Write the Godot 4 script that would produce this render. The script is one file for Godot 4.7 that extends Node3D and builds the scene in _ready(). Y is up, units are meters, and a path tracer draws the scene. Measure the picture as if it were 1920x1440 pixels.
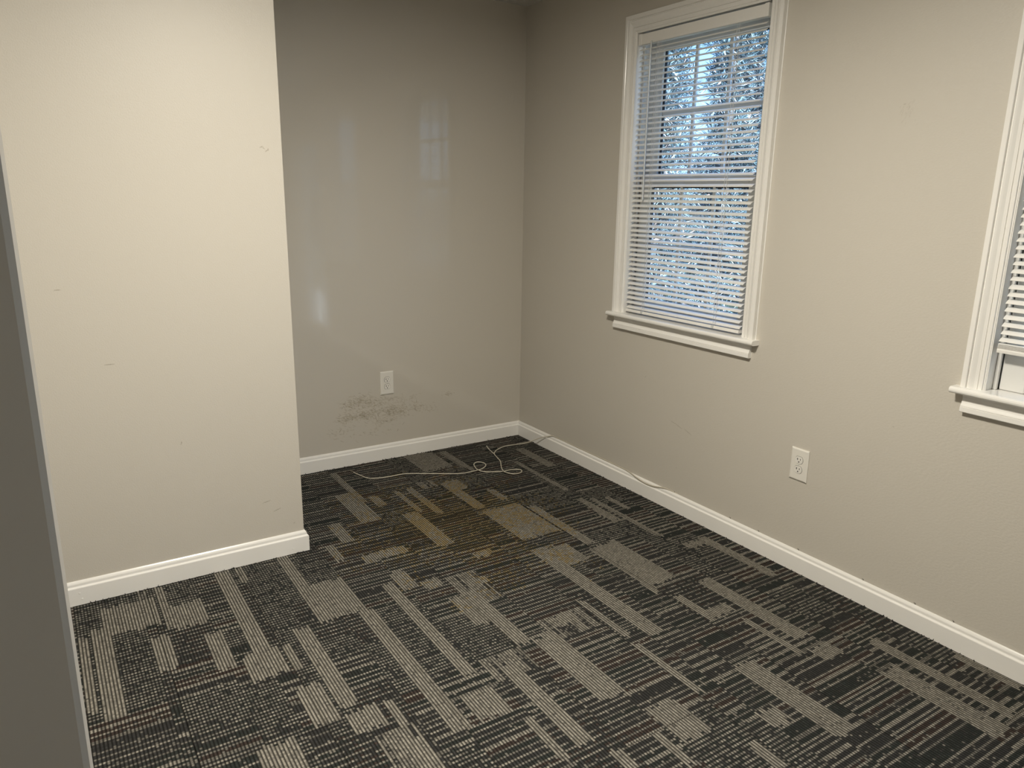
extends Node3D
# An empty office corner: greige walls, carpet planks, two windows with mini blinds.
# The corner of the back and right wall is the origin: room at x < 0, z > 0. Metres.

const BUMP_X := -1.623
const BUMP_Z := 0.854
const LEFT_X := -3.4
const REAR_Z := 4.78
const HEIGHT := 2.44
const BASE_H := 0.088
const BASE_T := 0.0155

var rng := RandomNumberGenerator.new()
var M := {}
var taken := {}

func _ready() -> void:
	rng.seed = 4177
	# ---------------------------------------------------------------- camera, sky, sun, lamp, exposure
	var cam := Camera3D.new()
	cam.name = "camera"
	cam.keep_aspect = Camera3D.KEEP_HEIGHT
	cam.fov = 54.659
	cam.near = 0.02
	cam.position = Vector3(-2.4418, 1.4386, 3.6908)
	cam.rotation = Vector3(-0.2477, -0.5734, 0.0159)
	add_child(cam)
	cam.current = true

	var env := Environment.new()
	env.tonemap_mode = Environment.TONE_MAPPER_LINEAR
	env.tonemap_exposure = 1.0
	env.sdfgi_enabled = true
	env.ssao_enabled = true
	env.ssil_enabled = true
	env.background_mode = Environment.BG_SKY
	var sky := Sky.new()
	var sm := ProceduralSkyMaterial.new()
	sm.sky_top_color = Color(0.36, 0.58, 0.86)
	sm.sky_horizon_color = Color(0.66, 0.83, 0.98)
	sm.sky_curve = 0.16
	sm.ground_bottom_color = Color(0.22, 0.24, 0.24)
	sm.ground_horizon_color = Color(0.6, 0.68, 0.74)
	sm.sky_energy_multiplier = 1.6
	sm.ground_energy_multiplier = 1.0
	sky.sky_material = sm
	env.sky = sky
	var we := WorldEnvironment.new()
	we.name = "environment"
	we.environment = env
	add_child(we)

	var sun := DirectionalLight3D.new()
	sun.name = "sun"
	sun.light_color = Color(0.9, 0.96, 1.0)
	sun.light_energy = 10.0
	sun.light_angular_distance = 0.6
	sun.shadow_enabled = true
	add_child(sun)
	sun.look_at_from_position(Vector3.ZERO, Vector3(0.1, -0.58, -0.81), Vector3.UP)

	make_materials()
	ceiling_light(Vector3(-1.72, HEIGHT, 2.38))

	# ---------------------------------------------------------------- structure
	build_floor()
	build_walls()
	build_baseboards()
	build_window("window_1", 0.852, 0.0)
	build_window("window_2", 2.545, -0.011)
	build_door()
	# ---------------------------------------------------------------- things
	build_blind(0.852, 0.0, 0.9045, 0, "white mini blind lowered all the way to the sill, its slats tilted open")
	build_blind(2.545, -0.011, 1.006, 5, "white mini blind raised a hand's width above the sill at the right picture edge")
	build_outlet("white duplex wall outlet just above the brown scuff marks", Vector3(-0.8763, 0.4354, 0.0), 0.0)
	build_outlet("white duplex wall outlet low on the window wall, between the two windows", Vector3(0.0, 0.4367, 1.9959), -PI / 2)
	build_cable()
	build_outside()

# ==================================================================== helpers
func numbered(called: String) -> String:
	if not taken.has(called):
		taken[called] = 0
		return called
	taken[called] += 1
	return "%s_%03d" % [called, taken[called]]

func new_st() -> SurfaceTool:
	var st := SurfaceTool.new()
	st.begin(Mesh.PRIMITIVE_TRIANGLES)
	st.set_smooth_group(-1)
	return st

func tri(st: SurfaceTool, a: Vector3, b: Vector3, c: Vector3) -> void:
	st.add_vertex(a); st.add_vertex(b); st.add_vertex(c)

func quad(st: SurfaceTool, a: Vector3, b: Vector3, c: Vector3, d: Vector3) -> void:
	tri(st, a, b, c); tri(st, a, c, d)

func box(st: SurfaceTool, a: Vector3, b: Vector3) -> void:
	var p := []
	for i in 8:
		p.append(Vector3(b.x if i & 1 else a.x, b.y if i & 2 else a.y, b.z if i & 4 else a.z))
	quad(st, p[0], p[2], p[3], p[1])
	quad(st, p[5], p[7], p[6], p[4])
	quad(st, p[4], p[6], p[2], p[0])
	quad(st, p[1], p[3], p[7], p[5])
	quad(st, p[2], p[6], p[7], p[3])
	quad(st, p[4], p[0], p[1], p[5])

# a box with its long edges chamfered by e
func cbox(st: SurfaceTool, a: Vector3, b: Vector3, e: float) -> void:
	var c := (a + b) / 2.0
	var h := (b - a).abs() / 2.0
	var ring := func(axis: int, s: float, inset: float) -> Array:
		var u := (axis + 1) % 3
		var v := (axis + 2) % 3
		var out := []
		for k in [[-1, -1], [1, -1], [1, 1], [-1, 1]]:
			var q := Vector3.ZERO
			q[axis] = s * h[axis]
			q[u] = k[0] * (h[u] - inset)
			q[v] = k[1] * (h[v] - inset)
			out.append(c + q)
		return out
	for axis in 3:
		for s in [-1.0, 1.0]:
			var r: Array = ring.call(axis, s, e)
			if s > 0: quad(st, r[3], r[2], r[1], r[0])
			else: quad(st, r[0], r[1], r[2], r[3])
	# edges
	for axis in 3:
		var u := (axis + 1) % 3
		var v := (axis + 2) % 3
		for su in [-1.0, 1.0]:
			for sv in [-1.0, 1.0]:
				var q := [Vector3.ZERO, Vector3.ZERO, Vector3.ZERO, Vector3.ZERO]
				for i in 4:
					var p := Vector3.ZERO
					p[axis] = (h[axis] - e) * (-1.0 if i < 2 else 1.0)
					var first: bool = i == 0 or i == 3
					p[u] = su * (h[u] if first else h[u] - e)
					p[v] = sv * (h[v] - e if first else h[v])
					q[i] = c + p
				if su * sv > 0: quad(st, q[3], q[2], q[1], q[0])
				else: quad(st, q[0], q[1], q[2], q[3])
	for sx in [-1.0, 1.0]:
		for sy in [-1.0, 1.0]:
			for sz in [-1.0, 1.0]:
				var A := c + Vector3(sx * h.x, sy * (h.y - e), sz * (h.z - e))
				var B := c + Vector3(sx * (h.x - e), sy * h.y, sz * (h.z - e))
				var C := c + Vector3(sx * (h.x - e), sy * (h.y - e), sz * h.z)
				if sx * sy * sz > 0: tri(st, A, C, B)
				else: tri(st, A, B, C)

# a profile swept straight: each profile point p gives a start fa(p) and an end fb(p)
func sweep(st: SurfaceTool, prof: Array, fa: Callable, fb: Callable, caps := true) -> void:
	var n := prof.size()
	for i in n:
		var p: Vector2 = prof[i]
		var q: Vector2 = prof[(i + 1) % n]
		quad(st, fa.call(p), fa.call(q), fb.call(q), fb.call(p))
	if caps:
		var poly := PackedVector2Array(prof)
		var idx := Geometry2D.triangulate_polygon(poly)
		for k in range(0, idx.size(), 3):
			var a: Vector2 = prof[idx[k]]
			var b: Vector2 = prof[idx[k + 1]]
			var c: Vector2 = prof[idx[k + 2]]
			tri(st, fa.call(a), fa.call(b), fa.call(c))
			tri(st, fb.call(c), fb.call(b), fb.call(a))

func tube(st: SurfaceTool, pts: Array, r: float, sides := 8, caps := true, r2 := -1.0) -> void:
	var n := pts.size()
	var rings := []
	var up := Vector3.UP
	for i in n:
		var t: Vector3 = (pts[min(i + 1, n - 1)] - pts[max(i - 1, 0)]).normalized()
		if absf(t.dot(up)) > 0.98: up = Vector3(0.9, 0.1, 0.3).normalized()
		var u := t.cross(up).normalized()
		var v := u.cross(t).normalized()
		up = v
		var rr := r if r2 < 0 else lerpf(r, r2, float(i) / (n - 1))
		var ring := []
		for k in sides:
			var a := TAU * k / sides
			ring.append([pts[i] + (u * cos(a) + v * sin(a)) * rr, u * cos(a) + v * sin(a)])
		rings.append(ring)
	for i in n - 1:
		for k in sides:
			var k2 := (k + 1) % sides
			for e in [[i, k], [i + 1, k2], [i + 1, k], [i, k], [i, k2], [i + 1, k2]]:
				st.set_normal(rings[e[0]][e[1]][1])
				st.add_vertex(rings[e[0]][e[1]][0])
	if caps:
		for e in [0, n - 1]:
			var t2: Vector3 = (pts[min(e + 1, n - 1)] - pts[max(e - 1, 0)]).normalized() * (-1.0 if e == 0 else 1.0)
			for k in sides:
				st.set_normal(t2)
				st.add_vertex(pts[e])
				st.add_vertex(rings[e][(k + 1) % sides if e == 0 else k][0])
				st.add_vertex(rings[e][k if e == 0 else (k + 1) % sides][0])

# lathe: points (radius, y), flat shaded rings
func lathe(st: SurfaceTool, prof: Array, at: Vector3, sides := 40) -> void:
	for i in prof.size() - 1:
		var p: Vector2 = prof[i]
		var q: Vector2 = prof[i + 1]
		for k in sides:
			var a := TAU * k / sides
			var b := TAU * (k + 1) / sides
			quad(st, at + Vector3(cos(a) * p.x, p.y, sin(a) * p.x), at + Vector3(cos(b) * p.x, p.y, sin(b) * p.x),
				at + Vector3(cos(b) * q.x, q.y, sin(b) * q.x), at + Vector3(cos(a) * q.x, q.y, sin(a) * q.x))

func finish(st: SurfaceTool, flat := true) -> ArrayMesh:
	if flat: st.generate_normals()
	return st.commit()

func part(called: String, mesh: Mesh, mat: Material, parent: Node) -> MeshInstance3D:
	var o := MeshInstance3D.new()
	o.name = called if parent != self else numbered(called)
	o.mesh = mesh
	o.material_override = mat
	parent.add_child(o, true)
	return o

func thing(called: String, label := "", category := "", at := Vector3.ZERO, group := "") -> Node3D:
	var o := Node3D.new()
	o.name = numbered(called)
	add_child(o)
	o.position = at
	if label: o.set_meta("label", label)
	if category: o.set_meta("category", category)
	if group: o.set_meta("group", group)
	return o

func struct_node(called: String, label: String) -> Node3D:
	var o := Node3D.new()
	o.name = called
	add_child(o)
	o.set_meta("kind", "structure")
	o.set_meta("label", label)
	return o

func plain(c: Color, rough: float, spec := 0.5) -> StandardMaterial3D:
	var m := StandardMaterial3D.new()
	m.albedo_color = c
	m.roughness = rough
	m.metallic_specular = spec
	return m

# ==================================================================== materials
const WALL := Color(0.795, 0.773, 0.735)
const WALL_ROUGH := 0.46

func make_materials() -> void:
	# fine roller stipple of the wall paint
	var pn := FastNoiseLite.new()
	pn.seed = 31
	pn.frequency = 0.16
	var pt := NoiseTexture2D.new()
	pt.noise = pn
	pt.width = 2048
	pt.height = 2048
	pt.as_normal_map = true
	pt.bump_strength = 4.0
	M.peel = pt
	M.wall = plain(WALL, WALL_ROUGH)
	M.trim = plain(Color(0.945, 0.94, 0.925), 0.2)
	M.vinyl = plain(Color(0.88, 0.88, 0.87), 0.35)
	M.ceiling = plain(Color(0.86, 0.85, 0.83), 0.9)
	var cn := FastNoiseLite.new()
	cn.seed = 5
	cn.frequency = 0.09
	var ct := NoiseTexture2D.new()
	ct.noise = cn
	ct.width = 256
	ct.height = 256
	ct.seamless = true
	ct.as_normal_map = true
	ct.bump_strength = 6.0
	M.ceiling.normal_enabled = true
	M.ceiling.normal_texture = ct
	M.ceiling.uv1_triplanar = true
	M.ceiling.uv1_scale = Vector3(3, 3, 3)
	M.slat = plain(Color(0.925, 0.92, 0.905), 0.42)
	M.slat.backlight_enabled = true
	M.slat.backlight = Color(0.07, 0.07, 0.07)
	M.string = plain(Color(0.90, 0.90, 0.89), 0.8)
	M.acrylic = plain(Color(0.86, 0.88, 0.89), 0.15)
	M.clear = plain(Color(0.80, 0.81, 0.80), 0.2)
	M.dark = plain(Color(0.05, 0.05, 0.055), 0.6)
	M.shade_strip = plain(Color(0.07, 0.075, 0.085), 0.5)
	M.glass = plain(Color(0.93, 0.97, 1.0, 0.05), 0.01)
	M.glass.transparency = BaseMaterial3D.TRANSPARENCY_ALPHA
	M.plate = plain(Color(0.90, 0.89, 0.86), 0.25)
	M.socket = plain(Color(0.91, 0.90, 0.875), 0.3)
	M.screw = plain(Color(0.82, 0.82, 0.80), 0.3)
	M.slot = plain(Color(0.03, 0.028, 0.025), 0.7)
	M.cable = plain(Color(0.775, 0.75, 0.685), 0.5)
	M.nail = plain(Color(0.13, 0.11, 0.09), 0.7)
	M.grass = plain(Color(0.23, 0.28, 0.2), 0.95)
	M.concrete = plain(Color(0.78, 0.78, 0.76), 0.9)
	M.bark = plain(Color(0.30, 0.30, 0.31), 0.95)
	M.foliage = plain(Color(1, 1, 1), 0.7, 0.3)
	M.foliage.vertex_color_use_as_albedo = true
	M.base_white = plain(Color(0.9, 0.9, 0.88), 0.4)
	M.glow = plain(Color(0.95, 0.93, 0.88), 0.5)
	M.glow.emission_enabled = true
	M.glow.emission = Color(1.0, 0.9, 0.74)
	M.glow.emission_energy_multiplier = 2.0

# a wall paint image: size in metres, px per metre, and marks drawn on it
func wall_paint(w: float, h: float, res: float, strokes: Array) -> StandardMaterial3D:
	var img := Image.create(int(w * res), int(h * res), false, Image.FORMAT_RGB8)
	img.fill(WALL)
	for s in strokes:      # [u, v (metres from the left, from the floor), length, angle, width, colour, alpha]
		var n := int(maxf(s[2] * res * 1.6, 1.0))
		var dirn := Vector2(cos(s[3]), sin(s[3]))
		for k in n + 1:
			var f: float = (float(k) / maxf(n, 1)) - 0.5
			var p: Vector2 = Vector2(s[0], s[1]) + dirn * f * s[2]
			var a: float = s[6] * (1.0 - absf(f) * 1.2)
			var r: int = maxi(0, int(s[4] * res * 0.5))
			var cx := int(p.x * res)
			var cy := int((h - p.y) * res)
			for dx in range(-r, r + 1):
				for dy in range(-r, r + 1):
					var X := cx + dx
					var Y := cy + dy
					if X >= 0 and Y >= 0 and X < img.get_width() and Y < img.get_height():
						img.set_pixel(X, Y, img.get_pixel(X, Y).lerp(s[5], a))
	var m := plain(Color.WHITE, WALL_ROUGH)
	m.albedo_texture = ImageTexture.create_from_image(img)
	m.normal_enabled = true
	m.normal_texture = M.peel
	m.normal_scale = 0.06
	return m

# ==================================================================== lamp
func ceiling_light(at: Vector3) -> void:
	var t := thing("ceiling_light", "round white flush ceiling light with a glowing diffuser", "lamp", at)
	var st := new_st()
	lathe(st, [Vector2(0.0, -0.001), Vector2(0.19, -0.001), Vector2(0.195, -0.02), Vector2(0.19, -0.03), Vector2(0.17, -0.03)], Vector3.ZERO)
	part("base", finish(st), M.base_white, t)
	st = new_st()
	lathe(st, [Vector2(0.17, -0.03), Vector2(0.165, -0.05), Vector2(0.14, -0.062), Vector2(0.08, -0.068), Vector2(0.0, -0.07)], Vector3.ZERO)
	part("diffuser", finish(st), M.glow, t)
	var a := AreaLight3D.new()
	a.name = "light"
	a.area_size = Vector2(0.30, 0.30)
	a.light_color = Color(1.0, 0.968, 0.905)
	a.light_energy = 6.6
	a.shadow_enabled = true
	a.rotation = Vector3(-PI / 2, 0, 0)
	a.position = Vector3(0, -0.078, 0)
	t.add_child(a)

# ==================================================================== floor
# light blocks woven into the carpet: x0, x1, z0, z1
const BLOCKS := [
	[-1.328,-1.232,0.378,0.735],[-1.471,-1.417,0.676,0.873],[-1.551,-1.513,0.870,1.030],[-1.450,-1.257,1.028,1.093],
	[-0.794,-0.624,0.010,0.296],[-0.593,-0.545,0.050,0.358],[-1.130,-1.060,0.744,1.128],[-1.060,-1.030,0.470,0.761],
	[-0.985,-0.955,0.462,0.823],[-0.782,-0.699,0.475,0.608],[-1.250,-1.215,0.072,0.513],[-1.192,-1.142,0.465,0.607],
	[-0.185,-0.121,0.226,0.581],[-0.310,-0.280,0.405,0.889],[-0.794,-0.591,0.903,1.253],[-0.585,-0.535,0.964,1.425],
	[-0.640,-0.607,0.684,0.842],[-0.805,-0.750,0.489,0.859],[-0.325,-0.288,1.000,1.292],[-0.580,-0.550,0.162,0.409],
	[-0.265,-0.240,1.040,1.532],[-0.193,-0.159,1.054,1.219],[-0.335,-0.300,1.148,1.291],[-0.608,-0.456,1.452,1.827],
	[-0.226,-0.134,1.633,1.688],[-0.135,-0.085,1.631,2.013],[-0.830,-0.760,1.359,2.078],[-0.768,-0.651,1.367,1.538],
	[-1.066,-0.959,1.804,1.869],[-0.905,-0.870,1.770,2.040],[-1.416,-1.349,1.221,1.376],[-1.470,-1.420,1.293,1.939],
	[-1.340,-1.259,1.343,1.407],[-1.302,-1.241,1.509,1.718],[-1.235,-1.178,1.494,1.891],[-1.168,-1.098,1.431,1.481],
	[-1.050,-0.958,1.245,1.291],[-1.615,-1.560,1.421,2.139],[-1.992,-1.930,0.860,1.492],[-1.915,-1.885,0.860,1.006],
	[-1.748,-1.705,0.860,1.422],[-1.715,-1.575,1.154,1.418],[-1.841,-1.785,1.428,1.879],[-1.549,-1.512,0.886,1.022],
	[-2.106,-2.046,1.288,1.526],[-2.025,-1.908,1.482,1.624],[-1.905,-1.880,1.487,1.635],[-2.384,-2.210,0.947,1.137],
	[-2.425,-2.361,1.070,1.596],[-2.258,-2.198,1.226,1.431],[-2.205,-2.180,0.870,1.194],[-2.174,-2.068,1.046,1.211],
	[-2.463,-2.445,1.101,1.535],[-1.935,-1.858,1.733,1.921],[-2.092,-1.990,1.926,2.058],[-1.843,-1.753,1.909,2.008],
	[-1.734,-1.706,1.913,2.049],[-1.748,-1.688,2.093,2.248],[-1.529,-1.424,2.014,2.148],[-1.352,-1.300,1.957,2.365],
	[-1.185,-1.087,1.890,2.251],[-1.423,-1.390,2.197,2.387],[-1.099,-0.986,2.347,2.504],[-0.915,-0.888,2.079,2.375],
	[-1.157,-1.130,2.428,2.574],[-1.297,-1.255,2.421,2.514],[-0.720,-0.635,2.340,2.717],[-0.839,-0.756,2.524,2.597],
	[-0.482,-0.450,2.166,2.408],[-0.429,-0.341,2.408,2.473],[-0.962,-0.920,2.600,2.703],[-0.417,-0.343,1.898,2.346],
	[-0.572,-0.535,1.937,2.104],[-0.543,-0.446,2.053,2.112],[-0.612,-0.592,1.784,1.877],[-0.223,-0.175,2.486,2.926],
	[-0.348,-0.264,2.602,2.951],[-0.059,-0.020,2.668,2.869]]

func carpet_material() -> StandardMaterial3D:
	const CW := 8
	const CH := 5
	const NX := 256
	const NZ := 410
	var rib := 2.46 / NX
	var row := 0.0075
	# 1. which yarn shows in each cell: 0 dark, 1 light, 2 mid, 3 brown, 4 green-black
	var cells := PackedByteArray()
	cells.resize(NX * NZ)
	var seam_x := []
	for k in 8: seam_x.append(int(round((-0.26 - 0.328 * k + 2.46) / rib)))
	var x := 0
	while x < NX:
		var w := rng.randi_range(9, 25)
		for s in seam_x:
			if s > x and s < x + w + 3: w = s - x
		w = mini(w, NX - x)
		var left := x < 92
		var z := 0
		while z < NZ:
			var style := rng.randf()
			var run := rng.randi_range(14, 46)
			var z_end := mini(z + run, NZ)
			if style < (0.30 if left else 0.72):      # bars across, thin light line between
				while z < z_end:
					var d := 2 if rng.randf() < 0.7 else rng.randi_range(1, 3)
					if rng.randf() < 0.10: d += rng.randi_range(2, 4)
					var kind := 0
					var q := rng.randf()
					if q < 0.22 and d < 4: kind = 3
					elif q < 0.5: kind = 4
					for zz in range(z, mini(z + d, NZ)):
						for xx in range(x, x + w):
							cells[zz * NX + xx] = kind if rng.randf() > 0.12 else (2 if rng.randf() < 0.4 else 0)
					z += d
					if z < NZ:
						var lt := 1 if rng.randf() < 0.72 else 2
						for rep in (2 if rng.randf() < 0.22 else 1):
							if z < NZ:
								for xx in range(x, x + w):
									cells[z * NX + xx] = lt if rng.randf() > 0.12 else 2
								z += 1
			elif style < 0.96:                          # dotted: every other row lighter
				var wide := rng.randf() < 0.3
				while z < z_end:
					var on := rng.randf() < 0.85
					for xx in range(x, x + w):
						var v := 0
						if on: v = (2 if rng.randf() < 0.55 else 1) if rng.randf() < 0.9 else 0
						elif rng.randf() < 0.12: v = 2
						cells[z * NX + xx] = v
					z += 1
					if on and z < NZ:
						for xx in range(x, x + w): cells[z * NX + xx] = 4 if rng.randf() < 0.5 else 0
						z += 1
						if wide and z < NZ:
							for xx in range(x, x + w): cells[z * NX + xx] = 3 if rng.randf() < 0.3 else 0
							z += 1
			else:                                       # ribbed: whole light ribs
				for xx in range(x, x + w):
					var l := rng.randf() < 0.55
					for zz in range(z, z_end):
						cells[zz * NX + xx] = (1 if rng.randf() < 0.6 else 2) if l else (0 if rng.randf() < 0.5 else 2)
				z = z_end
		x += w
	for b in BLOCKS:
		var x0 := int(round((b[0] + 2.46) / rib))
		var x1 := maxi(int(round((b[1] + 2.46) / rib)), x0 + 3)
		for xx in range(maxi(x0, 0), mini(x1, NX)):
			var z0 := int(round(b[2] / row)) + rng.randi_range(-1, 1)
			var z1 := int(round(b[3] / row)) + rng.randi_range(-1, 1)
			for zz in range(maxi(z0, 0), mini(z1, NZ)):
				var q := rng.randf()
				cells[zz * NX + xx] = 1 if q < 0.94 else 2
	# 2. one little picture of a loop for each yarn, clean and soiled
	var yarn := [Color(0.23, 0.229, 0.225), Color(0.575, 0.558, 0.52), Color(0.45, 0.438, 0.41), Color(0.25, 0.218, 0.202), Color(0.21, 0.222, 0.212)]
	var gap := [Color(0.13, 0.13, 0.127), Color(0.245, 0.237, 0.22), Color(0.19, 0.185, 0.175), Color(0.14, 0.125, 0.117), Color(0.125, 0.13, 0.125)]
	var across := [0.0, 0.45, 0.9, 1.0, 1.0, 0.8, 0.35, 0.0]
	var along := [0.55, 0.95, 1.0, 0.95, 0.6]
	var stamps := []
	for soil in 2:
		for t in 5:
			for v in 6:
				var im := Image.create(CW, CH, false, Image.FORMAT_RGB8)
				var tone := rng.randf_range(0.86, 1.14)
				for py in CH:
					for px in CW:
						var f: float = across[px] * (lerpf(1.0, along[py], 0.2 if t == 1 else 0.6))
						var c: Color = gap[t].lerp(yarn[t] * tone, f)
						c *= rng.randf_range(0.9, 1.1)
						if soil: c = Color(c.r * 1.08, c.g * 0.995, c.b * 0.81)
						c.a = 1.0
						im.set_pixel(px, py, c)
				stamps.append(im)
	var pic := Image.create(2048, 2048, false, Image.FORMAT_RGB8)
	var relief := Image.create(2048, 2048, false, Image.FORMAT_RGB8)
	var bump := Image.create(CW, CH, false, Image.FORMAT_RGB8)
	for py in CH:
		for px in CW:
			var g: float = across[px] * lerpf(0.45, 1.0, along[py])
			bump.set_pixel(px, py, Color(g, g, g))
	var dirt := FastNoiseLite.new()
	dirt.seed = 9
	dirt.frequency = 0.035
	var whole := Rect2i(0, 0, CW, CH)
	for zz in NZ:
		for xx in NX:
			var wx := xx * rib - 2.46
			var wz := zz * row
			var s := 0
			var d := Vector2((wx + 0.97) / 0.42, (wz - 0.93) / 0.5).length()
			if d < 1.6 and rng.randf() < clampf(1.15 - d * 0.9 + dirt.get_noise_2d(xx, zz) * 0.7, 0.0, 0.9): s = 1
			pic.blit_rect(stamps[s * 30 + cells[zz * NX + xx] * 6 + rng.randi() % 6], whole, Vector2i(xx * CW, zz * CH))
			relief.blit_rect(bump, whole, Vector2i(xx * CW, zz * CH))
	relief.bump_map_to_normal_map(1.6)
	var m := plain(Color.WHITE, 0.95, 0.15)
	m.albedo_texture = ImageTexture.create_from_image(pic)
	m.normal_enabled = true
	m.normal_texture = ImageTexture.create_from_image(relief)
	m.normal_scale = 0.7
	return m

func build_floor() -> void:
	var f := struct_node("floor", "charcoal and grey carpet planks in a broken stripe pattern with a brownish stain")
	var st := new_st()
	box(st, Vector3(LEFT_X - 0.12, -0.14, -0.12), Vector3(0.15, -0.007, REAR_Z + 0.12))
	part("subfloor", finish(st), M.concrete, f)
	var mat := carpet_material()
	# planks 0.328 x 1 m, every other row shifted by half
	var col := 0
	var xr := 0.0
	while xr > LEFT_X + 0.001:
		var xl := -0.26 - 0.328 * col
		xl = maxf(xl, LEFT_X)
		var z := 0.43 if col % 2 == 1 else 0.93
		z -= 1.0
		while z < REAR_Z:
			var z0 := maxf(z, 0.0)
			var z1 := minf(z + 1.0, REAR_Z)
			# none under the boxed-in corner
			if xr < BUMP_X + 0.001 and z0 < BUMP_Z: z0 = BUMP_Z - 0.05
			if z1 - z0 > 0.02:
				st = new_st()
				var a := Vector3(xl + 0.0005, -0.0065, z0 + 0.0005)
				var b := Vector3(xr - 0.0005, rng.randf_range(-0.0006, 0.0004), z1 - 0.0005)
				var e := 0.0018
				var top := [Vector3(a.x + e, b.y, a.z + e), Vector3(b.x - e, b.y, a.z + e), Vector3(b.x - e, b.y, b.z - e), Vector3(a.x + e, b.y, b.z - e)]
				var rim := [Vector3(a.x, b.y - e, a.z), Vector3(b.x, b.y - e, a.z), Vector3(b.x, b.y - e, b.z), Vector3(a.x, b.y - e, b.z)]
				var low := [Vector3(a.x, a.y, a.z), Vector3(b.x, a.y, a.z), Vector3(b.x, a.y, b.z), Vector3(a.x, a.y, b.z)]
				var face := func(q: Array) -> void:
					for k in [0, 1, 2, 0, 2, 3]:
						var p: Vector3 = q[k]
						st.set_uv(Vector2((p.x + 2.46) / 2.46, p.z / 3.072))
						st.add_vertex(p)
				face.call([top[0], top[1], top[2], top[3]])
				for k in 4:
					var k2 := (k + 1) % 4
					face.call([rim[k], rim[k2], top[k2], top[k]])
					face.call([low[k], low[k2], rim[k2], rim[k]])
				st.generate_normals()
				st.generate_tangents()
				part("carpet_plank", st.commit(), mat, f)
			z += 1.0
		xr = xl
		col += 1
	# frayed ends of yarn standing up along the trim
	st = new_st()
	var lines := [[Vector3(-1.6, 0, 0.0165), Vector3(-0.02, 0, 0.0165), 110], [Vector3(-0.02, 0, 0.05), Vector3(-0.02, 0, 3.0), 120], [Vector3(-2.44, 0, 0.872), Vector3(-1.61, 0, 0.872), 70], [Vector3(-0.66, 0, 0.022), Vector3(-0.59, 0, 0.03), 40]]
	for l in lines:
		for k in l[2]:
			var p: Vector3 = l[0].lerp(l[1], rng.randf()) + Vector3(rng.randf_range(-0.004, 0.004), -0.002, rng.randf_range(0, 0.006))
			var q := p + Vector3(rng.randf_range(-0.006, 0.006), rng.randf_range(0.004, 0.0085), rng.randf_range(-0.004, 0.006))
			tube(st, [p, q], 0.0018, 4, true, 0.001)
	var fr := part("frayed_yarn", st.commit(), plain(Color(0.12, 0.12, 0.115), 0.95, 0.1), f)
	fr.set_meta("kind", "stuff")

# ==================================================================== walls
# a wall box whose UVs run in metres over w x h
func wall_box(st: SurfaceTool, a: Vector3, b: Vector3, along_x: bool, origin: float, w: float, h: float) -> void:
	var p := []
	for i in 8:
		p.append(Vector3(b.x if i & 1 else a.x, b.y if i & 2 else a.y, b.z if i & 4 else a.z))
	for f in [[0, 2, 3, 1], [5, 7, 6, 4], [4, 6, 2, 0], [1, 3, 7, 5], [2, 6, 7, 3], [4, 0, 1, 5]]:
		for k in [0, 1, 2, 0, 2, 3]:
			var q: Vector3 = p[f[k]]
			var along: float = (q.x if along_x else q.z) - origin
			st.set_uv(Vector2(along / w, 1.0 - q.y / h))
			st.add_vertex(q)

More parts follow.
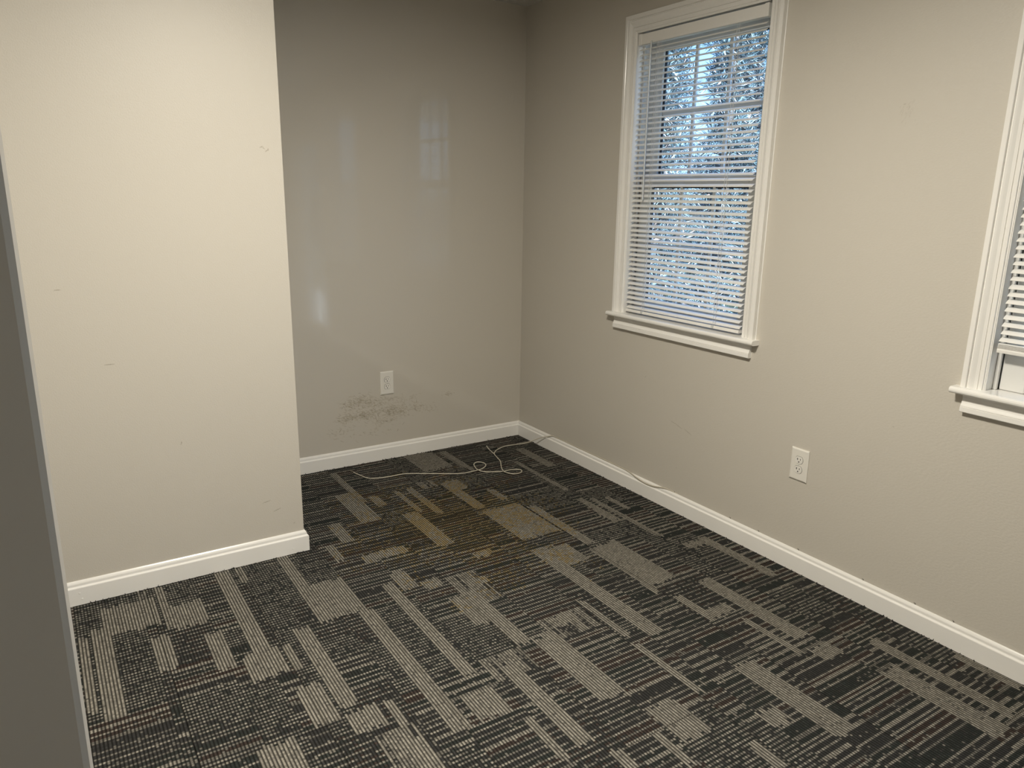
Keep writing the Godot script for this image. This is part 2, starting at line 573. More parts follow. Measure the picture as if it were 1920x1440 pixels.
func build_walls() -> void:
	# back wall with the scuffed patch under the outlet
	var marks := []
	var olive := Color(0.52, 0.47, 0.36)
	var dark := Color(0.42, 0.38, 0.31)
	var spots := [[-1.04, 0.352, 0.055, 0.035, 150], [-1.10, 0.335, 0.04, 0.03, 70], [-0.97, 0.335, 0.05, 0.03, 110], [-1.0, 0.272, 0.08, 0.022, 190],
		[-0.845, 0.275, 0.05, 0.025, 130], [-0.79, 0.26, 0.04, 0.025, 70], [-1.11, 0.265, 0.045, 0.02, 110], [-0.90, 0.222, 0.09, 0.02, 110],
		[-0.70, 0.275, 0.05, 0.025, 55], [-0.62, 0.25, 0.04, 0.02, 26], [-0.50, 0.324, 0.025, 0.01, 22], [-1.14, 0.19, 0.06, 0.03, 50],
		[-0.85, 0.33, 0.07, 0.03, 70], [-0.95, 0.17, 0.12, 0.03, 34], [-0.74, 0.33, 0.06, 0.03, 26], [-0.95, 0.30, 0.14, 0.06, 120]]
	for s in spots:
		for k in s[4]:
			marks.append([rng.randfn(s[0], s[2] * 0.62) + 3.52, rng.randfn(s[1], s[3] * 0.62), rng.randf_range(0.005, 0.022), rng.randf_range(-0.9, 0.25) if rng.randf() < 0.75 else rng.randf_range(-1.7, 1.7), 0.0015, olive if rng.randf() < 0.7 else dark, rng.randf_range(0.05, 0.26)])
	for q in [[-1.035, 0.355], [-0.845, 0.268], [-0.88, 0.26], [-1.14, 0.255], [-1.02, 0.27], [-0.70, 0.28], [-0.5, 0.325]]:
		for k in 26: marks.append([rng.randfn(q[0], 0.018) + 3.52, rng.randfn(q[1], 0.012), rng.randf_range(0.006, 0.016), rng.randf_range(-0.8, 0.4), 0.0045, olive, 0.07])
	var scratch := Color(0.85, 0.82, 0.75)
	for q in [[-1.29, 0.146, 0.012], [-1.22, 0.16, 0.008], [-0.82, 0.12, 0.01]]:
		marks.append([q[0] + 3.52, q[1], q[2], 1.2, 0.003, scratch, 0.4])
	var mb := wall_paint(3.67, 2.44, 420.0, marks)
	mb.normal_enabled = false
	mb.roughness = 0.06      # the alcove is painted in a glossier coat: it mirrors the window and the door
	var st := new_st()
	wall_box(st, Vector3(LEFT_X - 0.12, 0, -0.12), Vector3(0.15, HEIGHT, 0.0), true, -3.52, 3.67, HEIGHT)
	var o := part("wall_back", finish_uv(st), mb, self)
	o.set_meta("kind", "structure")
	o.set_meta("label", "greige back wall of the alcove with brown scuff marks near the floor")

	# boxed-in corner on the left: its face and its side
	marks = []
	for q in [[-1.696, 1.596, 0.012, 0.4], [-1.688, 1.592, 0.008, -0.6], [-1.678, 1.584, 0.012, 0.7], [-1.672, 1.588, 0.008, 1.6], [-2.38, 1.119, 0.018, 0.05], [-2.256, 0.858, 0.03, -0.05], [-2.054, 0.54, 0.012, 1.3], [-1.725, 0.202, 0.03, 0.3], [-1.764, 0.245, 0.03, 0.2], [-1.66, 0.13, 0.006, 0.5]]:
		marks.append([q[0] + 3.4, q[1], q[2], q[3], 0.0022, dark, 0.35])
	var mf := wall_paint(1.8, 2.44, 420.0, marks)
	st = new_st()
	wall_box(st, Vector3(LEFT_X, 0, BUMP_Z - 0.1), Vector3(BUMP_X, HEIGHT, BUMP_Z), true, LEFT_X, 1.8, HEIGHT)
	wall_box(st, Vector3(BUMP_X - 0.1, 0, 0.0), Vector3(BUMP_X, HEIGHT, BUMP_Z - 0.1), true, LEFT_X, 1.8, HEIGHT)
	o = part("wall_left_alcove", finish_uv(st), mf, self)
	o.set_meta("kind", "structure")
	o.set_meta("label", "greige wall stepping forward on the left of the alcove")

	# right wall with two window openings and a doorway beyond the frame
	marks = []
	for k in 26:
		marks.append([rng.randfn(2.236, 0.011), rng.randfn(1.722, 0.018), rng.randf_range(0.006, 0.015), rng.randf_range(0.6, 2.0), 0.003, dark, 0.05])
	marks.append([2.225, 1.747, 0.006, 0.5, 0.004, dark, 0.3])
	for q in [[1.304, 0.424, 0.03, -0.25], [1.34, 0.415, 0.05, -0.3], [1.40, 0.403, 0.05, -0.35], [1.345, 0.212, 0.006, 0.2], [2.342, 0.687, 0.006, 0.1], [1.10, 0.60, 0.012, 0.9]]:
		marks.append([q[0], q[1], q[2], q[3], 0.0025, dark, 0.22])
	var mr := wall_paint(4.9, 2.44, 400.0, marks)
	var zs := [0.0, 0.905, 1.674, 2.598, 3.367, 3.47, 4.43, REAR_Z + 0.12]
	var ys := [0.0, 0.847, 0.858, 2.05, 2.175, 2.186, HEIGHT]
	st = new_st()
	for i in zs.size() - 1:
		for j in ys.size() - 1:
			var y0: float = ys[j]
			var y1: float = ys[j + 1]
			if i == 1 and y0 > 0.85 and y1 < 2.19: continue
			if i == 3 and y0 > 0.84 and y1 < 2.18: continue
			if i == 5 and y1 < 2.06: continue
			wall_box(st, Vector3(0, y0, zs[i]), Vector3(0.15, y1, zs[i + 1]), false, 0.0, 4.9, HEIGHT)
	o = part("wall_right", finish_uv(st), mr, self)
	o.set_meta("kind", "structure")
	o.set_meta("label", "greige wall with two windows on the right")

	# left and rear wall, and the wall end beside the camera
	st = new_st()
	box(st, Vector3(LEFT_X - 0.12, 0, 0.0), Vector3(LEFT_X, HEIGHT, REAR_Z + 0.12))
	o = part("wall_left", finish(st), M.wall, self)
	o.set_meta("kind", "structure")
	st = new_st()
	box(st, Vector3(LEFT_X, 0, REAR_Z), Vector3(0.0, HEIGHT, REAR_Z + 0.12))
	o = part("wall_rear", finish(st), M.wall, self)
	o.set_meta("kind", "structure")
	st = new_st()
	var xe := -2.4472
	var prof := [Vector2(LEFT_X, 3.03), Vector2(xe - 0.0098, 3.03), Vector2(xe - 0.0058, 3.032), Vector2(xe - 0.0038, 3.036), Vector2(xe, 3.144), Vector2(xe - 0.002, 3.148), Vector2(xe - 0.006, 3.15), Vector2(LEFT_X, 3.15)]
	sweep(st, prof, func(p): return Vector3(p.x, 0, p.y), func(p): return Vector3(p.x, HEIGHT, p.y))
	o = part("wall_left_near", finish(st), M.wall, self)
	o.set_meta("kind", "structure")
	o.set_meta("label", "shaded end of a wall close to the camera at the left edge")

	st = new_st()
	box(st, Vector3(LEFT_X - 0.12, HEIGHT, -0.12), Vector3(0.15, HEIGHT + 0.15, REAR_Z + 0.12))
	o = part("ceiling", finish(st), M.ceiling, self)
	o.set_meta("kind", "structure")
	o.set_meta("label", "textured white ceiling")

func finish_uv(st: SurfaceTool) -> ArrayMesh:
	st.generate_normals()
	st.generate_tangents()
	return st.commit()

# ==================================================================== baseboards
func build_baseboards() -> void:
	var T := BASE_T
	var prof := [Vector2(0, 0.0), Vector2(T, 0.0), Vector2(T, 0.0640), Vector2(T - 0.0010, 0.0662), Vector2(T - 0.0058, 0.0692), Vector2(T - 0.0066, 0.0712),
		Vector2(T - 0.0066, 0.0775), Vector2(T - 0.0075, 0.0808), Vector2(T - 0.0102, 0.0852), Vector2(T - 0.0125, BASE_H), Vector2(0, BASE_H)]
	var make := func(called: String, label: String, fa: Callable, fb: Callable) -> MeshInstance3D:
		var st := new_st()
		sweep(st, prof, fa, fb)
		var o := part(called, finish(st), M.trim, self)
		o.set_meta("kind", "structure")
		if label: o.set_meta("label", label)
		return o
	# p.x is the distance from the wall, p.y the height
	make.call("baseboard_back", "white baseboard along the back wall", func(p): return Vector3(BUMP_X + p.x, p.y, p.x), func(p): return Vector3(-0.0005 - p.x, p.y, p.x))
	var g := 0.0028    # it stands a hair off the wall and leaves a dark gap
	var r: MeshInstance3D = make.call("baseboard_right", "white baseboard along the window wall", func(p): return Vector3(-p.x - g, p.y, 0.0005 + p.x), func(p): return Vector3(-p.x - g, p.y, 3.465))
	make.call("baseboard_left_alcove", "", func(p): return Vector3(BUMP_X + p.x, p.y, 0.0005 + p.x), func(p): return Vector3(BUMP_X + p.x, p.y, BUMP_Z + p.x))
	var l: MeshInstance3D = make.call("baseboard_left", "white baseboard along the wall that steps forward", func(p): return Vector3(LEFT_X, p.y, BUMP_Z + p.x), func(p): return Vector3(BUMP_X + p.x, p.y, BUMP_Z + p.x))
	# bits of torn caulk standing in the gap of the right baseboard
	for z in [1.349, 1.687, 2.036, 2.315, 2.509, 2.64, 1.84]:
		var st := new_st()
		tube(st, [Vector3(-0.002, BASE_H - 0.003, z), Vector3(-0.003, BASE_H + 0.004, z + 0.002), Vector3(-0.0045, BASE_H + 0.007, z - 0.003)], 0.0012, 5, true, 0.0006)
		part("caulk_shred", st.commit(), M.nail, r)
	# filled nail holes
	for q in [[-1.66, 0.059], [-1.675, 0.022], [-2.436, 0.045], [-2.43, 0.021]]:
		var st := new_st()
		lathe(st, [Vector2(0.0045, 0), Vector2(0.003, 0.0008), Vector2(0, 0.001)], Vector3.ZERO, 10)
		var o := part("nail_head", finish(st), M.trim, l)
		o.position = Vector3(q[0], q[1], BUMP_Z + T - 0.0003)
		o.rotation.x = PI / 2

# ==================================================================== windows
# z0: outer left edge of the casing, dy: shift in height
func build_window(called: String, z0: float, dy: float) -> void:
	var w := struct_node(called, "white double-hung window with a grid of small panes, moulded casing, stool and apron")
	var Z1 := z0 + 0.875
	var top := 2.239 + dy
	var sill := 0.889 + dy
	var cw := 0.068
	var ct := 0.078      # the head casing is a little wider than the legs
	var prof := [Vector2(0, 0), Vector2(0, 0.0195), Vector2(0.0015, 0.022), Vector2(0.015, 0.022), Vector2(0.0165, 0.0205), Vector2(0.0175, 0.0135), Vector2(0.0200, 0.0135), Vector2(0.0225, 0.0185), Vector2(0.028, 0.0165),
		Vector2(0.036, 0.0118), Vector2(0.042, 0.0105), Vector2(0.0455, 0.0105), Vector2(0.0465, 0.0065), Vector2(0.0482, 0.0065), Vector2(0.0495, 0.0115), Vector2(0.0600, 0.0108), Vector2(0.0615, 0.0065), Vector2(0.0645, 0.0065), Vector2(0.066, 0.0045), Vector2(cw, 0.0045), Vector2(cw, 0)]
	var st := new_st()
	sweep(st, prof, func(p): return Vector3(-p.y, sill, z0 + p.x), func(p): return Vector3(-p.y, top - p.x * ct / cw, z0 + p.x))
	part("casing", finish(st), M.trim, w)
	st = new_st()
	sweep(st, prof, func(p): return Vector3(-p.y, sill, Z1 - p.x), func(p): return Vector3(-p.y, top - p.x * ct / cw, Z1 - p.x))
	part("casing", finish(st), M.trim, w)
	st = new_st()
	sweep(st, prof, func(p): return Vector3(-p.y, top - p.x * ct / cw, z0 + p.x), func(p): return Vector3(-p.y, top - p.x * ct / cw, Z1 - p.x))
	part("casing", finish(st), M.trim, w)
	# a bead of paint along the outer edge on the right
	st = new_st()
	tube(st, [Vector3(-0.0005, sill, Z1 + 0.0015), Vector3(-0.0005, top, Z1 + 0.0015)], 0.002, 6)
	part("caulk_bead", st.commit(), M.trim, w)
	# stool with a rounded nose
	var nose := [Vector2(0.0, sill - 0.021), Vector2(-0.036, sill - 0.021), Vector2(-0.041, sill - 0.0195), Vector2(-0.0445, sill - 0.0155), Vector2(-0.0455, sill - 0.0105), Vector2(-0.0445, sill - 0.0055), Vector2(-0.041, sill - 0.0015), Vector2(-0.036, sill), Vector2(0.0, sill)]
	st = new_st()
	sweep(st, nose, func(p): return Vector3(p.x, p.y, z0 - 0.020), func(p): return Vector3(p.x, p.y, Z1 + 0.020))
	box(st, Vector3(0.0, sill - 0.021, z0 + cw - 0.012), Vector3(0.15, sill, Z1 - cw + 0.012))
	part("stool", finish(st), M.trim, w)
	# apron
	var ap := [Vector2(0, sill - 0.021), Vector2(-0.013, sill - 0.021), Vector2(-0.0135, sill - 0.030), Vector2(-0.0115, sill - 0.034), Vector2(-0.0118, sill - 0.042), Vector2(-0.0145, sill - 0.051), Vector2(-0.0185, sill - 0.0575),
		Vector2(-0.0195, sill - 0.0605), Vector2(-0.0175, sill - 0.0615), Vector2(-0.0205, sill - 0.0628), Vector2(-0.0205, sill - 0.0775), Vector2(-0.019, sill - 0.0795), Vector2(0, sill - 0.0795)]
	st = new_st()
	sweep(st, ap, func(p): return Vector3(p.x, p.y, z0 + 0.010), func(p): return Vector3(p.x, p.y, Z1 - 0.013))
	part("apron", finish(st), M.trim, w)
	# jambs, with stops
	var i0 := z0 + cw
	var i1 := Z1 - cw
	var it := top - ct
	for s in [[i0 - 0.013, i0], [i1, i1 + 0.013]]:
		st = new_st()
		box(st, Vector3(-0.0005, sill, s[0]), Vector3(0.15, it + 0.012, s[1]))
		part("jamb", finish(st), M.trim, w)
	st = new_st()
	box(st, Vector3(-0.0005, it, i0), Vector3(0.15, it + 0.012, i1))
	part("jamb", finish(st), M.trim, w)
	for s in [[i0, i0 + 0.012], [i1 - 0.012, i1]]:
		st = new_st()
		cbox(st, Vector3(0.034, sill, s[0]), Vector3(0.046, it, s[1]), 0.002)
		part("stop", finish(st), M.vinyl, w)
	# vinyl tracks between the jamb and the sashes
	for s in [[i0, i0 + 0.031], [i1 - 0.031, i1]]:
		st = new_st()
		box(st, Vector3(0.0815, sill, s[0]), Vector3(0.0845, it, s[1]))
		box(st, Vector3(0.117, sill, s[0]), Vector3(0.13, it, s[1]))
		part("track", finish(st), M.vinyl, w)
	st = new_st()
	box(st, Vector3(0.117, it - 0.03, i0 + 0.031), Vector3(0.13, it, i1 - 0.031))
	part("track", finish(st), M.vinyl, w)
	var g0 := i0 + 0.083
	var g1 := i1 - 0.079
	sash(w, 0.085, 0.115, i0 + 0.012, i1 - 0.012, 1.492 + dy, it - 0.008, g0, g1, 1.543 + dy, 2.092 + dy, 0.0)
	sash(w, 0.050, 0.080, i0 + 0.013, i1 - 0.013, sill + 0.001, 1.535 + dy, g0, g1, sill + 0.062, 1.490 + dy, 0.0)
	# sash lock on the meeting rail
	st = new_st()
	cbox(st, Vector3(0.052, 1.535 + dy, (i0 + i1) / 2 - 0.03), Vector3(0.076, 1.545 + dy, (i0 + i1) / 2 + 0.03), 0.003)
	part("sash_lock", finish(st), M.vinyl, w)

func sash(w: Node3D, x0: float, x1: float, a0: float, a1: float, y0: float, y1: float, g0: float, g1: float, gy0: float, gy1: float, _e: float) -> void:
	var s := Node3D.new()
	s.name = "sash"
	w.add_child(s, true)
	for r in [[a0, g0, y0, y1, "stile"], [g1, a1, y0, y1, "stile"], [g0, g1, y0, gy0, "rail"], [g0, g1, gy1, y1, "rail"]]:
		var st := new_st()
		cbox(st, Vector3(x0, r[2], r[0]), Vector3(x1, r[3], r[1]), 0.002)
		part(r[4], finish(st), M.vinyl, s)
	var xm := (x0 + x1) / 2
	# near-black strip round the glass, colouring in the shade of the sash side
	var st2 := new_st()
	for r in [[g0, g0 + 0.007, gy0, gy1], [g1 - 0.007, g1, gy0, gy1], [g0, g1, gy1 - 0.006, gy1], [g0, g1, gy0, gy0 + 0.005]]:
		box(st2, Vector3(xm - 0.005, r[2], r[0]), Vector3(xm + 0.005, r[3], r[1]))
	part("shade_strip", finish(st2), M.shade_strip, s)
	var zc := [g0, g0 + (g1 - g0) / 3, g0 + (g1 - g0) * 2 / 3, g1]
	var yc := [gy0, (gy0 + gy1) / 2, gy1]
	for k in [1, 2]:
		var st := new_st()
		cbox(st, Vector3(xm - 0.007, gy0, zc[k] - 0.0085), Vector3(xm + 0.007, gy1, zc[k] + 0.0085), 0.003)
		part("muntin", finish(st), M.vinyl, s)
	var st3 := new_st()
	cbox(st3, Vector3(xm - 0.0068, yc[1] - 0.0085, g0), Vector3(xm + 0.0068, yc[1] + 0.0085, g1), 0.003)
	part("muntin", finish(st3), M.vinyl, s)
	for i in 3:
		for j in 2:
			var st := new_st()
			var A := Vector3(xm, yc[j], zc[i])
			var B := Vector3(xm, yc[j + 1], zc[i + 1])
			quad(st, A, Vector3(xm, B.y, A.z), B, Vector3(xm, A.y, B.z))
			part("pane", finish(st), M.glass, s)

# a glazed door beyond the right edge of the picture; the sunlit terrace behind it shines on the back wall's paint
func build_door() -> void:
	var d := struct_node("door_1", "white glazed door with a grid of panes")
	for r in [[3.47, 3.50, 0.0, 2.05], [4.40, 4.43, 0.0, 2.05], [3.50, 4.40, 2.01, 2.05]]:
		var st := new_st()
		box(st, Vector3(-0.012, r[2], r[0]), Vector3(0.15, r[3], r[1]))
		part("frame", finish(st), M.trim, d)
	for r in [[3.50, 3.575, 0.01, 2.01, "stile"], [4.325, 4.40, 0.01, 2.01, "stile"], [3.575, 4.325, 0.01, 0.10, "rail"], [3.575, 4.325, 1.9, 2.01, "rail"]]:
		var st := new_st()
		cbox(st, Vector3(0.05, r[2], r[0]), Vector3(0.09, r[3], r[1]), 0.003)
		part(r[4], finish(st), M.trim, d)
	for k in 2:
		var st := new_st()
		var z := 3.575 + 0.75 * (k + 1) / 3
		cbox(st, Vector3(0.06, 0.10, z - 0.01), Vector3(0.08, 1.9, z + 0.01), 0.002)
		part("muntin", finish(st), M.trim, d)
	for k in 4:
		var st := new_st()
		var y := 0.10 + 1.80 * (k + 1) / 5
		cbox(st, Vector3(0.061, y - 0.01, 3.575), Vector3(0.079, y + 0.01, 4.325), 0.002)
		part("muntin", finish(st), M.trim, d)
	for i in 3:
		for j in 5:
			var st := new_st()
			var za := 3.575 + 0.75 * i / 3
			var zb := 3.575 + 0.75 * (i + 1) / 3
			var ya := 0.10 + 1.80 * j / 5
			var yb := 0.10 + 1.80 * (j + 1) / 5
			quad(st, Vector3(0.07, ya, za), Vector3(0.07, yb, za), Vector3(0.07, yb, zb), Vector3(0.07, ya, zb))
			part("pane", finish(st), M.glass, d)
	var st4 := new_st()
	tube(st4, [Vector3(0.05, 0.98, 3.54), Vector3(0.02, 0.98, 3.54)], 0.011, 10)
	tube(st4, [Vector3(0.022, 0.98, 3.535), Vector3(0.022, 0.98, 3.65)], 0.009, 10)
	part("handle", st4.commit(), M.screw, d)

# ==================================================================== blinds
func slat_mesh(length: float) -> ArrayMesh:
	# crowned strip 25 mm wide, 0.7 mm thick, along z
	var n := 6
	var up := []
	var low := []
	for k in n + 1:
		var u := -0.0125 + 0.025 * k / n
		var y := 0.0024 * (1.0 - pow(u / 0.0125, 2.0))
		up.append(Vector2(u, y))
		low.append(Vector2(u, y - 0.0007))
	low.reverse()
	var prof: Array = up + low
	var st := new_st()
	sweep(st, prof, func(p): return Vector3(p.x, p.y, -length / 2 + 0.0), func(p): return Vector3(p.x, p.y, length / 2))
	return finish(st)

func build_blind(z0: float, dy: float, rail_y: float, spare: int, label: String) -> void:
	var a0 := z0 + 0.078
	var a1 := z0 + 0.784
	var mid := (a0 + a1) / 2
	var X := 0.0135
	var t := thing("window_blind", label, "blind", Vector3(X, rail_y - 0.007, mid))
	t.set_meta("group", "mini blinds in the windows")
	var L := func(v: Vector3) -> Vector3: return v - t.position
	# head rail
	var hy0 := 2.109 + dy
	var hy1 := 2.154 + dy
	var st := new_st()
	cbox(st, L.call(Vector3(-0.001, hy0, a0 - 0.002)), L.call(Vector3(0.001, hy1, a1 + 0.004)), 0.0007)
	cbox(st, L.call(Vector3(0.026, hy0, a0 - 0.002)), L.call(Vector3(0.028, hy1, a1 + 0.004)), 0.0007)
	cbox(st, L.call(Vector3(-0.001, hy0, a0 - 0.002)), L.call(Vector3(0.028, hy0 + 0.0016, a1 + 0.004)), 0.0006)
	part("head_rail", finish(st), M.slat, t)
	for s in [a0 - 0.005, a1 - 0.012]:
		st = new_st()
		cbox(st, L.call(Vector3(-0.0025, hy0 - 0.001, s)), L.call(Vector3(0.030, hy1 + 0.002, s + 0.02)), 0.001)
		part("bracket", finish(st), M.slat, t)
	# slats
	var mesh := slat_mesh(a1 - a0)
	var pitch := 0.0229
	var y := rail_y + 0.0185 + spare * 0.0032
	var tilt := deg_to_rad(28.0)
	for k in spare:
		var o := part("slat", mesh, M.slat, t)
		o.position = L.call(Vector3(X, rail_y + 0.008 + 0.0032 * k, mid))
		o.rotation.z = deg_to_rad(3.0)
	while y < hy0 - 0.012:
		var o := part("slat", mesh, M.slat, t)
		o.position = L.call(Vector3(X + rng.randf_range(-0.0004, 0.0004), y + rng.randf_range(-0.0006, 0.0006), mid + rng.randf_range(-0.0015, 0.0015)))
		o.rotation.z = tilt + rng.randf_range(-0.035, 0.035)
		o.rotation.x = rng.randf_range(-0.0012, 0.0012)
		y += pitch
	# bottom rail
	st = new_st()
	var bp := [Vector2(-0.013, -0.002), Vector2(-0.0125, -0.006), Vector2(0.0125, -0.006), Vector2(0.013, -0.002), Vector2(0.013, 0.003), Vector2(0.011, 0.0065), Vector2(-0.011, 0.0065), Vector2(-0.013, 0.003)]
	sweep(st, bp, func(p): return L.call(Vector3(X + p.x, rail_y + p.y, a0)), func(p): return L.call(Vector3(X + p.x, rail_y + p.y, a1)))
	part("bottom_rail", finish(st), M.slat, t)
	# ladders and lift cords
	for lz in [z0 + 0.1935, z0 + 0.642]:
		for q in [[X - 0.0125, 0.0], [X + 0.0125, 0.0], [X - 0.0122, 0.012], [X - 0.001, 0.006]]:
			st = new_st()
			tube(st, [L.call(Vector3(q[0], rail_y, lz + q[1])), L.call(Vector3(q[0], hy0, lz + q[1]))], 0.0007, 5)
			part("cord", st.commit(), M.string, t)
		st = new_st()
		tube(st, [L.call(Vector3(-0.0035, rail_y + 0.002, lz)), L.call(Vector3(0.001, rail_y + 0.002, lz))], 0.0065, 10)
		part("cord_button", st.commit(), M.clear, t)
	# tilt wand
	st = new_st()
	var wz := z0 + 0.163
	tube(st, [L.call(Vector3(-0.007, hy0 + 0.004, wz)), L.call(Vector3(-0.008, 2.06 + dy, wz)), L.call(Vector3(-0.008, 1.435 + dy, wz + 0.001))], 0.0036, 6)
	var wand := part("wand", st.commit(), M.acrylic, t)
	st = new_st()
	tube(st, [L.call(Vector3(-0.008, 1.436 + dy, wz + 0.001)), L.call(Vector3(-0.008, 1.426 + dy, wz + 0.001))], 0.0042, 6, true, 0.002)
	part("wand_tip", st.commit(), M.clear, wand)
	st = new_st()
	tube(st, [L.call(Vector3(-0.007, hy0 + 0.004, wz)), L.call(Vector3(0.004, hy0 + 0.008, wz))], 0.003, 6)
	part("wand_hook", st.commit(), M.clear, wand)

# ==================================================================== outlets
func build_outlet(label: String, at: Vector3, turn: float) -> void:
	var t := thing("outlet", label, "outlet", at, "wall outlets")
	t.rotation.y = turn
	var w := 0.0396
	var h := 0.0648
	var st := new_st()
	# plate: straight rim, bevel, face
	var ring := func(iw: float, z: float) -> Array: return [Vector3(-w + iw, -h + iw, z), Vector3(w - iw, -h + iw, z), Vector3(w - iw, h - iw, z), Vector3(-w + iw, h - iw, z)]
	var rings := [ring.call(0.0, 0.0003), ring.call(0.0, 0.0032), ring.call(0.0008, 0.0042), ring.call(0.0045, 0.0062), ring.call(0.006, 0.0065)]
	for i in rings.size() - 1:
		for k in 4: quad(st, rings[i][k], rings[i][(k + 1) % 4], rings[i + 1][(k + 1) % 4], rings[i + 1][k])
	quad(st, rings[-1][0], rings[-1][1], rings[-1][2], rings[-1][3])
	part("plate", finish(st), M.plate, t)
	for s in [1.0, -1.0]:
		var c := Vector2(0, s * 0.0195)
		var outline := []
		for k in 28:
			var a := TAU * k / 28
			outline.append(c + Vector2(cos(a) * 0.0172, clampf(sin(a) * 0.0172, -0.0142, 0.0142)))
		# dark rim left by the cut-out, then the socket face standing proud
		st = new_st()
		sweep(st, outline, func(p): return Vector3(c.x + (p.x - c.x) * 1.06, c.y + (p.y - c.y) * 1.07, 0.0063), func(p): return Vector3(c.x + (p.x - c.x) * 1.06, c.y + (p.y - c.y) * 1.07, 0.0067))
		var so := part("socket", finish(st), M.slot, t)
		st = new_st()
		sweep(st, outline, func(p): return Vector3(p.x, p.y, 0.0063), func(p): return Vector3(p.x, p.y, 0.0082))
		part("socket_face", finish(st), M.socket, so)
		for q in [[-0.0063, 0.0035, 0.0013, 0.0042], [0.0063, 0.0035, 0.0012, 0.0034]]:
			st = new_st()
			box(st, Vector3(q[0] - q[2], c.y + q[1] - q[3], 0.0075), Vector3(q[0] + q[2], c.y + q[1] + q[3], 0.00835))
			part("slot", finish(st), M.slot, so)
		st = new_st()
		box(st, Vector3(-0.0098, c.y + 0.0026, 0.0075), Vector3(-0.0063, c.y + 0.0044, 0.00832))
		part("slot", finish(st), M.slot, so)
		st = new_st()
		tube(st, [Vector3(0, c.y - 0.0075, 0.0075), Vector3(0, c.y - 0.0075, 0.00835)], 0.0027, 12)
		part("slot", st.commit(), M.slot, so)
	st = new_st()
	tube(st, [Vector3(0, 0, 0.006), Vector3(0, 0, 0.0075)], 0.003, 12, true, 0.0024)
	part("screw", st.commit(), M.screw, t)

# ==================================================================== cable
func smooth_path(pts: Array, step := 0.006) -> Array:
	var c := Curve3D.new()
	c.bake_interval = step
	for i in pts.size():
		var a: Vector3 = pts[max(i - 1, 0)]
		var b: Vector3 = pts[min(i + 1, pts.size() - 1)]
		var tan := (b - a) / 6.0
		c.add_point(pts[i], -tan, tan)
	return Array(c.get_baked_points())

func build_cable() -> void:
	var t := thing("cable", "thin off-white cable looped on the carpet in the corner and draped over the baseboard", "cable", Vector3(-0.55, 0, 0.45))
	var y := 0.0032
	var p := [Vector3(-1.133, y, 0.112), Vector3(-1.118, y, 0.175), Vector3(-1.089, y, 0.248), Vector3(-1.0, y, 0.275), Vector3(-0.902, y, 0.282), Vector3(-0.79, y, 0.345), Vector3(-0.659, y, 0.421), Vector3(-0.582, y, 0.429),
		Vector3(-0.520, y + 0.001, 0.424), Vector3(-0.478, y + 0.004, 0.398), Vector3(-0.466, y + 0.004, 0.355), Vector3(-0.490, y + 0.003, 0.325), Vector3(-0.522, y + 0.003, 0.345), Vector3(-0.545, y + 0.005, 0.405), Vector3(-0.549, y + 0.006, 0.44),
		Vector3(-0.525, y + 0.001, 0.470), Vector3(-0.446, y, 0.509), Vector3(-0.385, y, 0.513), Vector3(-0.345, y, 0.532), Vector3(-0.348, y, 0.560), Vector3(-0.375, y + 0.001, 0.580), Vector3(-0.417, y + 0.004, 0.579), Vector3(-0.442, y + 0.006, 0.535),
		Vector3(-0.430, y + 0.005, 0.490), Vector3(-0.405, y + 0.001, 0.440), Vector3(-0.365, y, 0.365), Vector3(-0.338, y, 0.262), Vector3(-0.312, y, 0.222), Vector3(-0.275, y, 0.193), Vector3(-0.205, y, 0.166), Vector3(-0.115, y + 0.001, 0.178),
		Vector3(-0.070, 0.020, 0.215), Vector3(-0.040, 0.060, 0.285), Vector3(-0.014, 0.0905, 0.36), Vector3(-0.0075, 0.0915, 0.40), Vector3(-0.006, 0.0913, 0.49), Vector3(-0.0065, 0.0912, 0.637), Vector3(-0.006, 0.0915, 0.82), Vector3(-0.0065, 0.0915, 0.97),
		Vector3(-0.010, 0.0905, 1.035), Vector3(-0.0175, 0.083, 1.10), Vector3(-0.0195, 0.0765, 1.165), Vector3(-0.0185, 0.080, 1.22), Vector3(-0.012, 0.0895, 1.275), Vector3(-0.006, 0.0912, 1.31), Vector3(-0.0022, 0.088, 1.352), Vector3(-0.0015, 0.080, 1.39)]
	var q := []
	for v in smooth_path(p): q.append(v - t.position)
	var st := new_st()
	tube(st, q, 0.0026, 8)
	part("sheath", st.commit(), M.cable, t)
	# the free tail that lies across
	p = [Vector3(-0.300, y, 0.108), Vector3(-0.318, y, 0.165), Vector3(-0.336, y + 0.003, 0.243), Vector3(-0.350, y + 0.0052, 0.290), Vector3(-0.364, y + 0.0045, 0.345)]
	q = []
	for v in smooth_path(p): q.append(v - t.position)
	st = new_st()
	tube(st, q, 0.0026, 8)
	part("tail", st.commit(), M.cable, t)
	st = new_st()
	tube(st, [Vector3(-1.131, 0.0034, 0.122) - t.position, Vector3(-1.139, 0.0045, 0.092) - t.position], 0.0042, 8)
	part("plug", st.commit(), plain(Color(0.36, 0.33, 0.28), 0.6), t)

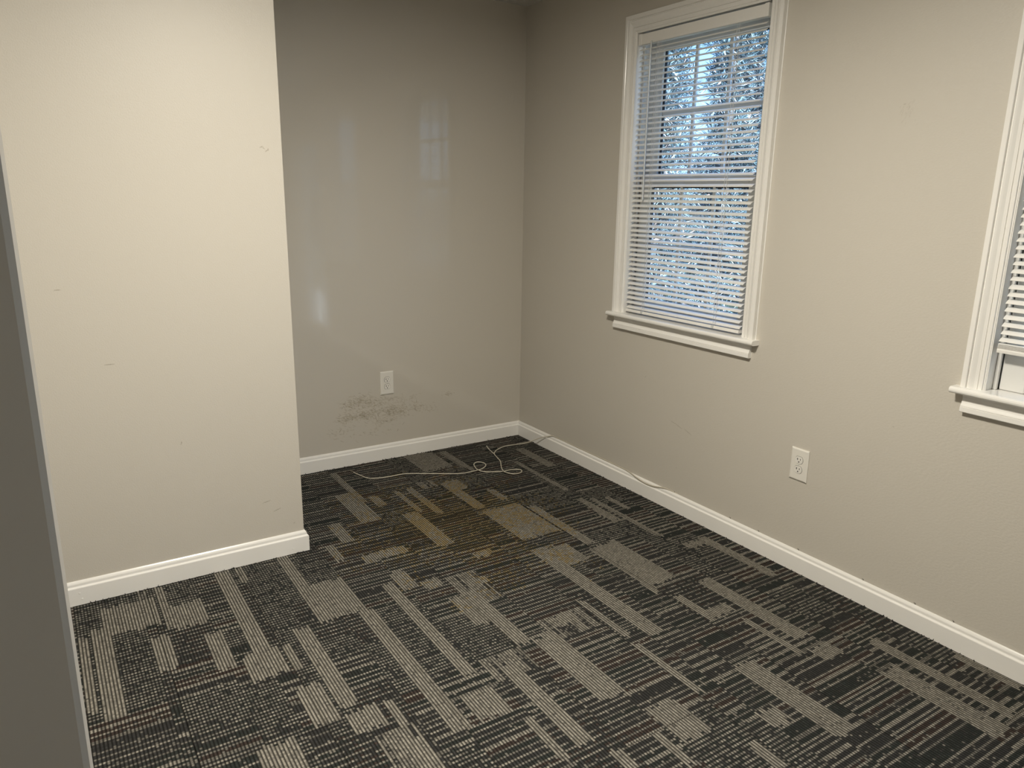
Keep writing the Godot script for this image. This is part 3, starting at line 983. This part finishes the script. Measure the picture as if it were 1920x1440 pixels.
# ==================================================================== outside
func build_outside() -> void:
	var st := new_st()
	box(st, Vector3(0.15, -0.8, -30), Vector3(40, -0.35, 24))
	var gm: StandardMaterial3D = M.grass
	var gn := FastNoiseLite.new()
	gn.seed = 3
	gn.frequency = 0.05
	var gt := NoiseTexture2D.new()
	gt.noise = gn
	gt.width = 512
	gt.height = 512
	gt.seamless = true
	var gr := Gradient.new()
	gr.set_color(0, Color(0.55, 0.6, 0.5))
	gr.set_color(1, Color(1.0, 1.0, 1.0))
	gt.color_ramp = gr
	gm.albedo_texture = gt
	gm.uv1_triplanar = true
	gm.uv1_scale = Vector3(0.5, 0.5, 0.5)
	var o := part("ground", finish(st), gm, self)
	o.set_meta("kind", "structure")
	o.set_meta("label", "lawn outside the windows")
	st = new_st()
	cbox(st, Vector3(0.151, -0.36, 3.5), Vector3(4.2, -0.16, 9.0), 0.01)
	o = part("terrace", finish(st), M.concrete, self)
	o.set_meta("kind", "structure")
	o.set_meta("label", "pale concrete terrace outside the door")
	# x, z, height, half width of the crown
	var spots := [[3.4, -2.6, 4.4, 0.85], [5.4, -3.4, 5.2, 0.95], [4.2, -5.5, 4.6, 0.9], [6.6, -5.7, 5.8, 1.1], [8.2, -3.1, 6.2, 1.2], [9.3, -6.3, 6.8, 1.3], [6.2, -8.3, 6.0, 1.2], [9.2, -9.4, 7.4, 1.4], [3.6, -8.0, 5.4, 1.1], [3.9, 0.2, 5.0, 1.1], [6.4, 0.6, 6.0, 1.2], [6.0, 3.3, 5.6, 1.2],
		[12.2, -9.4, 7.8, 1.5], [12.4, -12.9, 8.2, 1.7], [15.8, -12.2, 8.6, 1.7], [15.8, -16.0, 9.0, 1.8], [9.0, -12.6, 7.2, 1.5], [12.4, -5.6, 7.4, 1.6]]
	rng.seed = 90210
	for s in spots: evergreen(Vector3(s[0], -0.35, s[1]), s[2], (s[3] - 0.24) / 1.08)
	# added evergreens beyond the terrace, unseen, hiding open sky from the back wall's gloss
	for k in 6: evergreen(Vector3(2.4 + 2.3 * k, -0.35, 17.0 + 0.5 * (k % 2)), 6.4 + 0.5 * (k % 3), 0.83, "tall evergreen added beyond the terrace to block the mirrored sky", "added sky-blocking trees")
	# added roof and posts, unseen, blocking sky light that enters through the door
	var p := struct_node("sky_blocker_roof", "added unseen roof blocking sky light at the glazed door")
	st = new_st()
	box(st, Vector3(0.151, 2.3, 3.35), Vector3(2.6, 2.4, 4.9))
	part("blocker_slab", finish(st), M.trim, p)
	for z in [3.42, 4.83]:
		st = new_st()
		cbox(st, Vector3(2.45, -0.16, z - 0.05), Vector3(2.55, 2.3, z + 0.05), 0.005)
		part("blocker_post", finish(st), M.trim, p)

func evergreen(at: Vector3, h: float, r: float, label := "blue-green evergreen tree outside, seen between the slats of the mini blinds", group := "trees outside the windows") -> void:
	var t := thing("evergreen_tree", label, "tree", at, group)
	var st := new_st()
	tube(st, [Vector3.ZERO, Vector3(0.03, h * 0.4, 0.02), Vector3(0, h * 0.95, 0)], 0.11, 8, true, 0.015)
	part("trunk", st.commit(), M.bark, t)
	var bs := new_st()
	var fs := new_st()
	var n := int(h * 24)
	var tones := [Color(0.08, 0.13, 0.155), Color(0.12, 0.18, 0.205), Color(0.18, 0.25, 0.27), Color(0.045, 0.075, 0.10), Color(0.40, 0.43, 0.44), Color(0.40, 0.33, 0.31)]
	for k in n:
		var y := h * (0.06 + 0.9 * k / n)
		var a := rng.randf() * TAU
		var len := r * (1.0 - 0.8 * y / h) * rng.randf_range(0.7, 1.1)
		var d := Vector3(cos(a), 0, sin(a))
		var p0 := Vector3(0, y, 0)
		var p1 := p0 + d * len * 0.55 + Vector3(0, 0.12 * len, 0)
		var p2 := p0 + d * len + Vector3(0, rng.randf_range(-0.2, 0.15) * len, 0)
		tube(bs, [p0, p1, p2], 0.018, 4, false, 0.004)
		var m := int(60 + 110 * len)
		for j in m:
			var f := rng.randf_range(0.15, 1.0)
			var b := p0.lerp(p1, f * 2.0) if f < 0.5 else p1.lerp(p2, f * 2.0 - 1.0)
			var out := (d * rng.randf_range(0.1, 0.8) + Vector3(rng.randf_range(-1, 1), rng.randf_range(-0.7, 0.9), rng.randf_range(-1, 1))).normalized()
			var l := rng.randf_range(0.07, 0.24)
			var side := out.cross(Vector3(rng.randf_range(-1, 1), 1, rng.randf_range(-1, 1))).normalized() * rng.randf_range(0.003, 0.010)
			var c: Color = tones[rng.randi() % 4] if rng.randf() < 0.84 else tones[4 + rng.randi() % 2]
			c = c * rng.randf_range(0.7, 1.3)
			c.a = 1.0
			var tip := b + out * l
			var nrm := side.cross(out).normalized()
			for v in [b - side * 0.5, b + out * l * 0.5 - side, tip, b - side * 0.5, tip, b + out * l * 0.5 + side]:
				fs.set_color(c)
				fs.set_normal(nrm)
				fs.add_vertex(v)
	var br := part("branches", bs.commit(), M.bark, t)
	br.set_meta("kind", "stuff")
	var fo := part("needles", fs.commit(), M.foliage, t)
	fo.set_meta("kind", "stuff")
